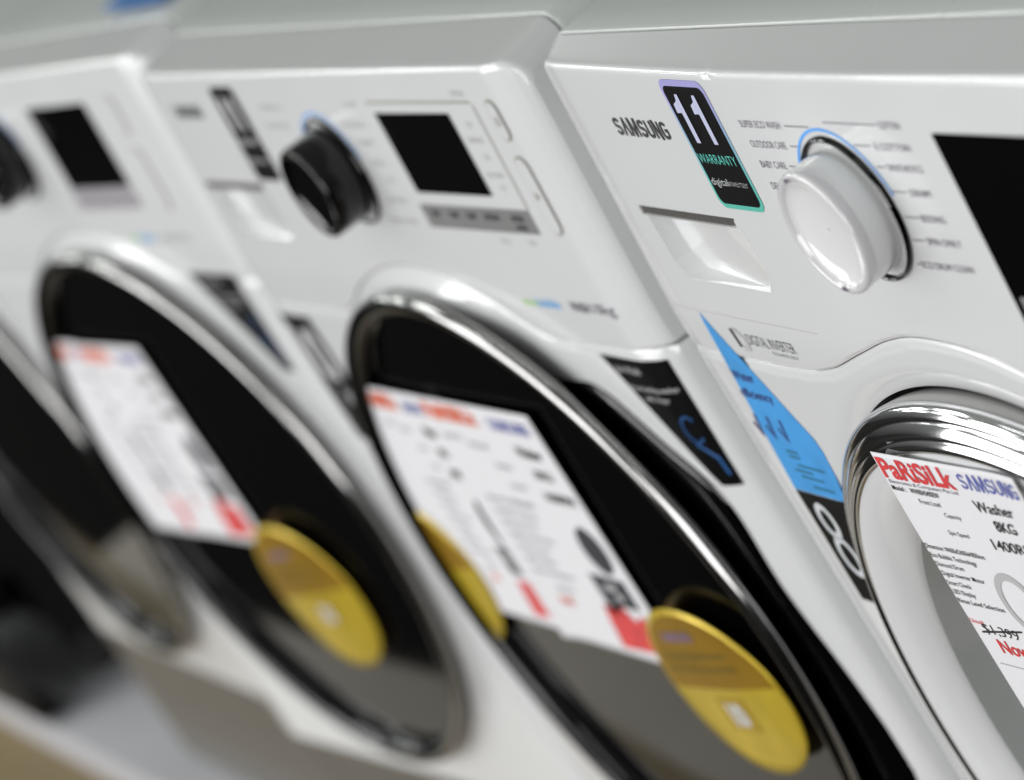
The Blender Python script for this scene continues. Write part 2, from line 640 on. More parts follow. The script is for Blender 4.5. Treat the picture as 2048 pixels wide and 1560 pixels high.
def cabinet(root, m, y_seam, xl=0.0):
    mb = MB()
    # side walls, back, bottom: one steel wrap-round
    prof = [(xl + 4, 66), (xl + 0.5, 69), (xl + 0.5, 560), (xl + 6, 590), (594, 590), (599.5, 560), (599.5, 69), (596, 66)]
    rows = []
    for z in (30, 300, 600, 826, 832):
        rows.append([(x, y, z) for x, y in prof])
    mb.grid(rows)
    mb.box(20, 580, 90, 570, 26, 32)
    cab = mb.build("cabinet", m, root, 30)
    # worktop with a rounded edge, starting behind the seam
    mb = MB()
    rows = []
    xs = dense(xl, 600, 25, [(xl, xl + 24, 2), (576, 600, 2)])
    prof = [(y_seam + 1.6, 846), (y_seam + 1.6, 851.2), (y_seam + 2.6, 852.8), (y_seam + 5, 853.6), (y_seam + 20, 855.2), (y_seam + 60, 858.5), (200, 860), (400, 860), (570, 859), (588, 856), (592, 846)]
    for y, z in prof:
        r = []
        for x in xs:
            e = min(x - xl, 600 - x)
            r.append((x, y, z - 14.0 * edge_drop(e) if z > 847 else z - 14.0))
        r = [(r[0][0], y, 826)] + r + [(r[-1][0], y, 826)]
        rows.append(r)
    mb.grid(rows)
    mb.build("worktop", m, root, 35)
    for fx in (70, 530):
        for fy in (110, 540):
            mb = MB()
            mb.add(*_cyl(fx, fy, -40, 30, 22))
            mb.build("foot", M["gasket"], root, 40)
    return cab


def _cyl(cx, cy, z0, z1, r, n=20):
    vs = [(cx + r * math.cos(2 * math.pi * i / n), cy + r * math.sin(2 * math.pi * i / n), z) for z in (z0, z1) for i in range(n)]
    fs = [(i, (i + 1) % n, n + (i + 1) % n, n + i) for i in range(n)] + [tuple(range(n)), tuple(range(n, 2 * n))]
    return vs, fs


def dial(root, front, kx, kz, body, face, bezel=38.4, arc=True):
    y0 = front(kx, kz)
    yf = lambda x, z: front(x, z) - y0
    mb = MB()
    mb.lathe(kx, kz, [(bezel - 1.2, y0 + 1), (bezel, y0 - 0.6), (bezel - 0.4, y0 - 2.2), (bezel - 1.5, y0 - 2.9), (bezel - 2.4, y0 - 2.2), (bezel - 2.8, y0 + 0.5)], 96, yfun=yf)
    rc = MB()
    rc.lathe(kx, kz, [(bezel - 2.6, y0 - 0.3), (bezel - 3.2, y0 + 3), (bezel - 5, y0 + 6), (18, y0 + 6.5)], 96, yfun=yf)
    knob = MB()
    yk = y0 - (21.5 if face is M["acryl"] else 27.5)
    rk = 31.5
    knob.lathe(kx - 0.3, kz + 0.5, [(30.5, y0 + 5.5), (31.6, y0 + 2), (32.2, y0 - 8), (32.0, y0 - 17), (31.7, yk + 2.2), (31.0, yk + 0.9), (30.0, yk), (28.6, yk + 0.1), (27.6, yk + 0.9), (26.6, yk + 1.9), (20, yk + 2.9), (10, yk + 3.4), (0.5, yk + 3.6)], 96, yfun=yf)
    ko = knob.build("knob", body, root, 50)
    mb.build("knob_bezel", M["black"], ko, 50)
    rc.build("knob_recess", M["gasket"], ko, 50)
    rim = MB()
    if face is M["acryl"]:
        rim.lathe(kx - 0.3, kz + 0.5, [(31.9, yk + 5.5), (32.3, yk + 4), (32.4, yk + 1.0), (31.8, yk - 0.3), (30.6, yk - 0.9), (29.2, yk - 0.8), (27.6, yk + 0.9)], 96, yfun=yf)
        rim.build("knob_rim", face, ko, 50)
        for a0, sgn in ((104, -1), (262, 1)):
            mk = MB()
            vv = []
            for rr, da in ((30.4, 0), (30.6, 4), (29.6, 13), (28.6, 5), (28.4, 0)):
                aa = math.radians(a0 + sgn * (da - 5))
                x, z = kx - 0.3 + rr * math.cos(aa), kz + 0.5 + rr * math.sin(aa)
                vv.append((x, yk - 1.15 + yf(x, z), z))
            mk.add(vv, [tuple(range(len(vv)))])
            mk.build("knob_mark", M["greyink"], ko, 0)
    if arc:
        ar = MB()
        pts = _arc(kx, kz, 41.6, 41.6, 195, 12, 60)
        put_stroke(ar, front, 0.35, pts, 1.5)
        ar.build("dial_arc", M["bluearc"], root, 0)
    return ko


M["rimgrey"] = mat("silver_grey_plastic", (0.42, 0.42, 0.41), 0.3, spec=0.4)
M["seam"] = mat("light_grey_seam", (0.66, 0.65, 0.63), 0.3)
M["bezel"] = mat("dark_chrome", (0.22, 0.22, 0.22), 0.10, metal=1.0)
M["palefoil"] = mat("pale_lilac_foil", (0.58, 0.60, 0.80), 0.35)


def stadium(x0, x1, z0, z1):
    r = (x1 - x0) / 2
    return rrect(x0, x1, z0, z1, r * 0.98, 8)


# ------------------------------------------------------------------ the right-hand washer with the round chrome door
def washer_chrome(loc):
    root = empty("washing_machine", loc)
    F = F_R
    cabinet(root, M["steel"], 17.0)
    control_panel(root, F, bulge_R, zs_R, 47.0, 17.0, groove_x=214.5)
    CX, CZ = 300.0, 430.0

    def dish(q, a, ri, x, z):
        d = 0.0
        t = (q - ri)
        if t < 16:
            d += 5.0 * (1 - t / 16.0) ** 2
        return d
    polar_front(root, F, zs_R, CX, CZ, lambda a: 243.5, dish)
    # drawer seam
    mb = MB()
    put_poly(mb, F, 0.25, [(2, 696.6), (189, 696.6), (189, 697.4), (2, 697.4)])
    mb.build("drawer_seam", M["seam"], root, 0)

    # door
    yb = lambda x, z: 16.0 * ((x - 330.0) / 270.0) ** 2
    mb = MB()
    mb.lathe(CX, CZ, [(220, 30), (228, 12), (236.5, -8), (240.5, -18), (242.0, -26), (241.6, -29.0)], 320, yfun=yb)
    rim = mb.build("door_rim", M["rimgrey"], root, 60)
    mb = MB()
    mb.lathe(CX, CZ, [(240.8, -28), (242.5, -30.5), (242.0, -33), (240, -35.2), (237.6, -36.6), (236.2, -36.9), (235.4, -36.8), (234.8, -37.4),
                      (232, -39.2), (229, -40.6), (227.8, -40.8), (227.2, -40.7), (226.6, -41.3), (225, -42.2), (223, -42.9), (221.5, -42.9), (220.4, -42.2), (219.6, -41)], 320, yfun=yb)
    door = mb.build("door", M["chrome"], root, 60)
    mb = MB()
    mb.lathe(CX, CZ, [(220.0, -41.3), (216, -41.6), (208, -40.2), (201, -36.4), (195, -31.6), (191.5, -28.4), (189.6, -25.6), (188.6, -20)], 320, yfun=yb)
    rim.parent = door
    mb.build("door_trim", M["white"], door, 50)
    mb = MB()
    mb.lathe(CX, CZ, [(190.4, -26.5), (188.0, -23), (184.5, -18), (178, -8), (164, 8), (138, 26), (95, 40), (45, 47), (1, 49)], 120, yfun=yb)
    mb.build("door_window", M["bowl"], door, 60)
    mb = MB()
    mb.lathe(CX, CZ, [(246, 8), (240, 9), (222, 12), (205, 24)], 120)
    mb.build("door_gasket", M["gasket"], root, 60)

    # printing on the panel
    mb = MB()
    word_mark(mb, F, 0.3, 72.5, 138.5, 805.6, 10.2)
    mb.build("logo", M["ink"], root, 0)
    # warranty sticker
    st = MB()
    outer = [(163, 841.2), (160, 840), (158.2, 837), (158.0, 836)] + [(155.6, 800), (153.4, 776), (154.4, 771), (158.4, 768.2), (164, 767.6)] + [(199, 767.6), (202.4, 769), (203.8, 773), (205.4, 805), (207.0, 835), (205.6, 839.4), (201.6, 841.6)]
    outer = rrect(155.8, 205.6, 767.8, 841.2, 6.5)
    put_poly(st, F, 0.35, outer)
    so = st.build("warranty_sticker", M["foil"], root, 0)
    st = MB()
    put_poly(st, F, 0.6, rrect(158.4, 203.2, 770.6, 837.6, 4.6))
    st.build("sticker_face", M["stblack"], so, 0)
    st = MB()
    for dx in (0.0, 19.4):
        x = 163.4 + dx
        put_poly(st, F, 1.0, [(x + 4.6, 805.8), (x + 9.0, 805.8), (x + 9.6, 833.4), (x + 6.6, 833.4), (x + 4.8, 829.0)], 4)
        put_poly(st, F, 1.05, [(x + 5.0, 829.6), (x + 0.4, 827.6), (x - 0.4, 822.6), (x + 5.4, 822.8)], 4)
    st.build("sticker_number", M["palefoil"], so, 0)
    st = MB()
    put_text(st, F, 0.85, "WARRANTY", 160.0, 201.5, 794.2, 5.4, -0.004)
    st.build("sticker_lettering", M["teal"], so, 0)
    st = MB()
    put_text(st, F, 0.85, "digital", 160.5, 178.8, 781.6, 4.3, -0.008)
    put_text(st, F, 0.85, "inverter", 179.4, 200.8, 781.6, 4.3, -0.022)
    st.build("sticker_lettering", M["white_ink"], so, 0)
    # programme names
    mb = MB()
    ln = MB()
    for body, x0, x1, zc, l0, l1 in (("SUPER ECO WASH", 226, 267, 818.6, 271, 294.5), ("OUTDOOR CARE", 227, 262.5, 807.6, 266.5, 277.2), ("BABY CARE", 226.5, 252, 796.4, 255, 266),
                                     ("DELICATES", 226, 252, 784.4, 255, 263), ("DAILY WASH", 226, 252, 772.0, 255, 262), ("WOOL", 232, 252, 760.0, 255, 264), ("RINSE+SPIN", 226, 256, 748.0, 259, 276)):
        put_text(mb, F, 0.3, body, x0, x1, zc - 1.9, 3.9, -0.008)
        put_poly(ln, F, 0.3, [(l0, zc - .25), (l1, zc - .25), (l1, zc + .25), (l0, zc + .25)])
    for body, x0, x1, zc, l0, l1 in (("COTTON", 362, 380, 821.6, 311, 360), ("E COTTON", 349, 379.5, 810.4, 330, 345), ("SYNTHETICS", 351, 381, 799.6, 341, 349), ("DENIM", 360, 377.5, 787.0, 343, 357),
                                     ("BEDDING", 358, 378.5, 773.8, 343, 356), ("SPIN ONLY", 353, 382, 761.6, 340, 351), ("ECO DRUM CLEAN", 337, 381.5, 748.4, 333, 336)):
        put_text(mb, F, 0.3, body, x0, x1, zc - 1.8, 3.6, -0.004)
        put_poly(ln, F, 0.3, [(l0, zc - .25), (l1, zc - .25), (l1, zc + .25), (l0, zc + .25)])
    mb.build("program_lettering", M["greyink"], root, 0)
    ln.build("program_line", M["greyink"], root, 0)
    dial(root, F, 302.5, 776.0, M["knobw"], M["acryl"])
    # display
    mb = MB()
    put_poly(mb, F, 0.4, rrect(404, 556, 722, 818.5, 1.2))
    d = mb.build("display", M["black"], root, 0)
    mb = MB()
    for bx in (418, 446, 474, 502, 530):
        put_poly(mb, F, 0.7, rrect(bx - 8, bx + 8, 727, 737, 2))
    mb.build("display_button", M["greystrip"], d, 0)
    # digital inverter badge
    mb = MB()
    put_poly(mb, F, 0.3, [(81.0, 688.8), (84.2, 688.8), (85.6, 677.4), (82.6, 676.8)])
    put_text(mb, F, 0.3, "DIGITAL INVERTER", 97.5, 151.5, 680.2, 7.0, -0.014)
    put_text(mb, F, 0.3, "T E C H N O L O G Y", 120.5, 149.5, 676.4, 2.0, 0.0)
    bd = mb.build("badge_lettering", M["ink"], root, 0)
    mb = MB()
    put_stroke(mb, F, 0.28, [(85.4, 688.4), (89, 687.6), (93.0, 684), (94.2, 680), (93.0, 677), (89.5, 676.6), (86.4, 677.2)], 3.4)
    mb.build("badge_emblem", M["paleink"], bd, 0)
    # blue water efficiency label and black capacity label below it
    mb = MB()
    put_poly(mb, F, 0.3, [(53.0, 696.2), (45.5, 640), (36.9, 576.4), (97.6, 577), (104.5, 596), (107.4, 612), (106.0, 620), (96, 634), (76.5, 662.5)])
    bl = mb.build("efficiency_label", M["blue"], root, 0)
    mb = MB()
    put_text(mb, F, 0.55, "Water", 47.5, 73, 652.2, 6.2, 0.01)
    put_text(mb, F, 0.55, "efficiency", 44.5, 82, 640.2, 6.2, 0.01)
    for tx in (40.5, 55.5, 70.5):
        put_stroke(mb, F, 0.55, [(tx - 4.5, 621.5), (tx - 0.6, 613.5), (tx + 3.4, 628.0)], 2.6)
    mb.build("label_lettering", M["navy"], bl, 0)
    mb = MB()
    for zc, a, b in ((605.5, 58, 72), (602.0, 58, 71), (596.5, 62, 93), (592.5, 55, 76), (588.5, 58, 84), (582.5, 66, 90)):
        put_poly(mb, F, 0.55, [(a, zc - .8), (b, zc - .8), (b, zc + .8), (a, zc + .8)])
    mb.build("label_small_print", M["tealdark"], bl, 0)
    mb = MB()
    put_poly(mb, F, 0.28, [(36.6, 575.8), (97, 576.4), (92, 545), (80, 500), (36, 500)])
    cl = mb.build("capacity_label", M["stblack"], root, 0)
    mb = MB()
    put_stroke(mb, F, 0.55, ellipse(56.5, 557.5, 7.6, 10.2, 0, 28), 4.6, True)
    put_stroke(mb, F, 0.55, ellipse(56.5, 533, 8.8, 12.0, 0, 28), 4.6, True)
    mb.build("label_number", M["white_ink"], cl, 0)
    return root


# ------------------------------------------------------------------ washers with the big black glass door
FR_A = [-180, -150, -120, -95, -82, -73, -64, -54, -46, -40, -33, -26, -16.8, -8, -1, 6.2, 11.9, 15.9, 19.9, 23.5, 27.7, 33, 40.4, 44.9, 47.7, 54, 64, 69, 73, 82, 100, 120, 150, 180]
FR_R = [222, 222, 222, 222, 224, 226, 233, 250, 268, 276, 288, 300, 301, 290, 283, 278, 277, 282, 290, 297, 293, 281, 275, 273, 266, 243, 220, 216, 219, 222, 222, 222, 222, 222]
MCX, MCZ = 302.0, 437.0
_fa = np.linspace(-200, 200, 1601)
_k2 = np.hanning(41)
_fr = np.convolve(np.pad(np.interp((_fa + 180) % 360 - 180, FR_A, FR_R), 20, mode='edge'), _k2 / _k2.sum(), 'valid')


def frame_r(a, plain=False):
    if plain:
        return 222.0
    d = math.degrees(a)
    while d > 180:
        d -= 360
    r = float(np.interp(d, _fa, _fr))
    # stay inside the machine's edge
    c = math.cos(a)
    if c > 0:
        r = min(r, (590 - MCX) / c)
    return r


def hug(a, plain=False):
    if plain:
        return 1.0
    d = math.degrees(a) % 360.0
    return smooth01((d - 60) / 22.0) * (1 - smooth01((d - 278) / 22.0))


def washer_black(loc, rz, layout, body=None, print_parts=True):
    root = empty("washing_machine", loc, rz)
    F = F_M
    plain = layout == "tall"
    cabinet(root, body or M["steel"], 38.0, -22.0)
    cp = control_panel(root, F, bulge_M, zs_M, 12.0, 38.0, xl=-22.0)

    def dish(q, a, ri, x, z):
        # soft moulding that swells towards the ring at the top and left, foot at radius 300 mm
        t = (267.5 - q) / 20.0
        return (-6.0 if plain else -8.0) * hug(a, plain) * smooth01(t) if t > 0 else 0.0
    fp = polar_front(root, F, zs_M, MCX, MCZ, lambda a: lerp(frame_r(a, plain) - 4, 246.0, hug(a, plain)), dish, -22.0, 150.0)
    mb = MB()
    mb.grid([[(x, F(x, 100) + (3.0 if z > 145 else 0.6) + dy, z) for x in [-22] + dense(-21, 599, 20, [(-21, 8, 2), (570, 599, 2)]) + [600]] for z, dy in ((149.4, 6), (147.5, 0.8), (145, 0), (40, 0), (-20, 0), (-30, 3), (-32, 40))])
    mb.build("shaded_lower_front", body or M["taupe"], root, 40)  # taupe paints the shade on the white lower body
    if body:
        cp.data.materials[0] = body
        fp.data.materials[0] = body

    # door: black frame with a handle lobe, chrome ring, glass
    rows = []
    n = 360
    for i in range(n):
        a = 2 * math.pi * i / n
        R0 = frame_r(a, plain)
        lob = smooth01((R0 - 240) / 40.0)
        row = []
        for dr, dy in ((-2.5, 14), (-0.6, 6), (0, -4), (-0.6, -7.5), (-2.2, -10), (-5, -11.6), (-12, -12.6), (-22, -13.0), (-34, -12.5)):
            r = R0 + dr
            x, z = MCX + r * math.cos(a), MCZ + r * math.sin(a)
            edge = smooth01((x - 560) / 40) * 9
            row.append((x, dy - 3.0 * lob + edge, z))
        r = 180.0
        row.append((MCX + r * math.cos(a), -12.0, MCZ + r * math.sin(a)))
        rows.append(row)
    rows.append(rows[0])
    mb = MB()
    mb.grid(rows)
    door = mb.build("door", M["black"], root, 45)
    mb = MB()
    mb.lathe(MCX, MCZ, [(214, -9), (226, -12.6), (240, -16), (250, -19.5), (255.6, -23), (257.2, -25), (257.0, -27.2), (255.4, -29.6), (252.8, -31.2), (250.4, -31.8), (249.0, -31.6)], 240)
    rg = mb.build("door_ring", M["ring"], door, 60)
    mb = MB()
    mb.lathe(MCX, MCZ, [(249.2, -31.5), (246.6, -31.0), (243.8, -29.0), (241.6, -25.5), (240.4, -18)], 240)
    mb.build("ring_lining", M["black"], rg, 60)
    mb = MB()
    mb.lathe(MCX, MCZ, [(242, -18.4)] + [(r_, -18.6 - 3.0 * (1 - (r_ / 240.0) ** 2)) for r_ in (240, 225, 200, 170, 140, 110, 80, 50, 25, 1)], 160)
    mb.build("door_glass", M["glass"], door, 50)
    if not print_parts:
        return root

    dial(root, F, 286.0 if layout == "wide" else 254.0, 775.0, M["black"], M["black"])
    fl = lambda mbb, pts, e=0.4: put_poly(mbb, F, e, pts)
    if layout == "wide":
        mb = MB()
        word_mark(mb, F, 0.3, 34, 89, 812.4, 9.6)
        mb.build("logo", M["ink"], root, 0)
        mb = MB()
        fl(mb, rrect(126.5, 169.5, 765, 836, 5), 0.35)
        so = mb.build("warranty_sticker", M["stblack"], root, 0)
        mb = MB()
        for dx in (0.0, 15.5):
            x = 133 + dx
            put_poly(mb, F, 0.6, [(x + 4.2, 803), (x + 9.4, 803), (x + 10, 829), (x + 6.6, 829), (x + 1, 823), (x + 1, 818), (x + 4.6, 819)], 12)
        put_text(mb, F, 0.6, "WARRANTY", 130, 166, 792, 5.2, 0.01)
        put_text(mb, F, 0.6, "digital inverter", 131, 165, 778.5, 4.4, 0.006)
        mb.build("sticker_lettering", M["paleink"], so, 0)
        mb = MB()
        fl(mb, rrect(388, 495.5, 762, 816.8, 1))
        mb.build("display", M["black"], root, 0)
        mb = MB()
        fl(mb, rrect(380, 533, 737.6, 753.6, 0.6))
        st = mb.build("touch_strip", M["greystrip"], root, 0)
        mb = MB()
        for tx, tw in ((392, 12), (418, 14), (443, 14), (468, 20), (505, 16)):
            put_text(mb, F, 0.7, "TEMP" if tw < 15 else "OPTION", tx, tx + tw, 745.6, 4.0, 0.03)
        put_text(mb, F, 0.7, "SPIN", 506, 520, 740.0, 3.2, 0.03)
        mb.build("strip_lettering", M["ink"], st, 0)
        mb = MB()
        put_stroke(mb, F, 0.35, [(384, 824.1), (533, 824.1)], 1.5)
        put_stroke(mb, F, 0.35, [(535, 822.6), (534, 754)], 1.5)
        mb.build("panel_outline", M["outline"], root, 0)
        for x0, x1, z0, z1 in ((552.5, 565.5, 799.5, 825.2), (551, 566.5, 738.6, 789.2)):
            mb = MB()
            put_poly(mb, F, 0.9, stadium(x0 + 0.8, x1 - 0.8, z0 + 0.8, z1 - 0.8))
            b = mb.build("button", M["white"], root, 0)
            mb = MB()
            put_stroke(mb, F, 0.5, stadium(x0 + .3, x1 - .3, z0 + .3, z1 - .3), 1.7, True)
            mb.build("button_outline", M["outline"], b, 0)
            mb = MB()
            zc = (z0 + z1) / 2
            if z1 - z0 < 30:
                put_stroke(mb, F, 1.2, _arc((x0 + x1) / 2, zc, 2.2, 2.8, 120, 420, 14), 0.9)
            else:
                put_poly(mb, F, 1.2, [(x0 + 5, zc - 3), (x0 + 10, zc), (x0 + 5, zc + 3)])
            mb.build("button_symbol", M["outline"], b, 0)
        mb = MB()
        for body_, x0, x1, z in (("COTTON", 346, 366, 822.6), ("SYNTHETIC", 328, 363.5, 808.5), ("DENIM", 336, 360, 796), ("BEDDING", 340.5, 361.5, 782), ("WOOL", 350, 362, 770), ("SPIN ONLY", 335, 364, 755.4), ("DRUM CLEAN", 320, 361, 740.4),
                                 ("SUPER ECO", 203, 241, 820.8), ("OUTDOOR", 196, 236, 807.1), ("DELAY END", 472, 486, 731.4), ("SMART", 510, 521, 731.4), ("OPTION", 513, 531, 829.8),
                                 ("TEMP", 512, 520, 809.4), ("RINSE", 504, 524, 799.4), ("SPIN", 513, 520, 788.3), ("PRE WASH", 504, 526, 776.3), ("SOAK", 513, 520, 768)):
            put_text(mb, F, 0.3, body_, x0, x1, z - 1.9, 3.8, 0.0)
        mb.build("program_lettering", M["paleink"], root, 0)
        ex, ez = 456, 686.5
    else:
        mb = MB()
        word_mark(mb, F, 0.3, 34, 89, 812.4, 9.6)
        mb.build("logo", M["ink"], root, 0)
        mb = MB()
        fl(mb, rrect(346, 466, 744, 815, 1.5))
        mb.build("display", M["black"], root, 0)
        mb = MB()
        fl(mb, rrect(342, 466, 725, 743.2, 1.0), 0.35)
        mb.build("touch_strip", M["greystrip2"], root, 0)
        for x0, x1, z0, z1 in ((508, 524, 786, 819), (504, 522, 722, 775)):
            mb = MB()
            put_poly(mb, F, 0.9, stadium(x0 + 0.8, x1 - 0.8, z0 + 0.8, z1 - 0.8))
            b = mb.build("button", M["white"], root, 0)
            mb = MB()
            put_stroke(mb, F, 0.5, stadium(x0 + .3, x1 - .3, z0 + .3, z1 - .3), 1.5, True)
            mb.build("button_outline", M["outline"], b, 0)
        ex, ez = 404, 696
    mb = MB()
    put_text(mb, F, 0.3, "eco", ex, ex + 20, ez, 6, 0.02)
    eo = mb.build("feature_lettering", M["eco_g"], root, 0)
    mb = MB()
    put_text(mb, F, 0.3, "bubble", ex + 20, ex + 50, ez, 6, 0.02)
    mb.build("feature_lettering", M["eco_b"], root, 0)
    mb = MB()
    put_text(mb, F, 0.3, "WASH", ex + 64, ex + 88, ez - 0.5, 6.5, 0.02)
    put_text(mb, F, 0.3, "10kg", ex + 92, ex + 118, ez - 0.5, 7, 0.0)
    mb.build("feature_lettering", M["greyink"] if layout == "wide" else M["paleink"], root, 0)
    # tall black feature label on the right of the lower front
    mb = MB()
    fx, fz = (0.0, 0.0) if layout == "wide" else (-38.0, 12.0)
    put_poly(mb, F, 0.3, [((519 if layout == "wide" else 512) + fx, 655.6 + fz), (592 + fx, 653.4 + fz), (592 + fx, 566.2 + fz), (574 + fx, 566.6 + fz)])
    fb = mb.build("feature_label", M["stblack"], root, 0)
    mb = MB()
    put_text(mb, F, 0.55, "Air Wash", 530 + fx, 560 + fx, 644 + fz, 5.0, 0.01)
    put_text(mb, F, 0.55, "Front loading washer", 536 + fx, 588 + fx, 632 + fz, 3.6, 0.01)
    put_text(mb, F, 0.55, "with dryer", 546 + fx, 574 + fx, 625 + fz, 3.6, 0.01)
    mb.build("label_lettering", M["paleink"], fb, 0)
    mb = MB()
    put_stroke(mb, F, 0.55, _arc(578 + fx, 606 + fz, 7, 9, 40, 320, 16), 1.4)
    put_stroke(mb, F, 0.55, [(574 + fx, 596 + fz), (586 + fx, 586 + fz), (587 + fx, 574 + fz)], 2.2)
    mb.build("label_picture", M["eco_blue_dark"], fb, 0)
    if layout == "wide":
        mb = MB()
        put_poly(mb, F, 0.3, [(-15, 650.2), (59, 650.6), (59, 552), (30, 540), (-15, 540)])
        lb = mb.build("capacity_label", M["stblack"], root, 0)
        mb = MB()
        put_text(mb, F, 0.55, "10", 0, 50, 596, 42, 0.04)
        put_text(mb, F, 0.55, "kg", 34, 56, 574, 16, 0.02)
        mb.build("label_number", M["paleink"], lb, 0)
    return root


M["taupe"] = mat("taupe_lower_shade", (0.115, 0.105, 0.09), 0.35, noise=0.05)  # shade of the lower fronts, put into the colour
M["greystrip2"] = mat("mauve_grey_strip", (0.36, 0.34, 0.37), 0.3)
M["eco_blue_dark"] = mat("dim_blue_print", (0.02, 0.10, 0.30), 0.4)


# ------------------------------------------------------------------ price sheets and gold labels
def frame_matrix(loc, rz):
    return Matrix.Translation(loc) @ Matrix.Rotation(rz, 4, 'Z')


def clip_circle(pts, cx, cz, r):
    """keep the part of a convex polygon inside a circle"""
    out = pts
    for i in range(72):
        a = 2 * math.pi * i / 72
        nx, nz = math.cos(a), math.sin(a)
        new = []
        for k in range(len(out)):
            p, q = out[k], out[(k + 1) % len(out)]
            dp = (p[0] - cx) * nx + (p[1] - cz) * nz - r
            dq = (q[0] - cx) * nx + (q[1] - cz) * nz - r
            if dp <= 0:
                new.append(p)
            if dp * dq < 0:
                t = dp / (dp - dq)
                new.append((lerp(p[0], q[0], t), lerp(p[1], q[1], t)))
        out = new
    return out


def place(root, Mw, c):
    """move a thing whose meshes are in the machine frame so that its own origin sits at c (mm)"""
    off = Vector((c[0] * .001, c[1] * .001, c[2] * .001))
    for o in [root] + list(root.children):
        o.data.transform(Matrix.Translation(-off))
    root.matrix_world = Mw @ Matrix.Translation(off)


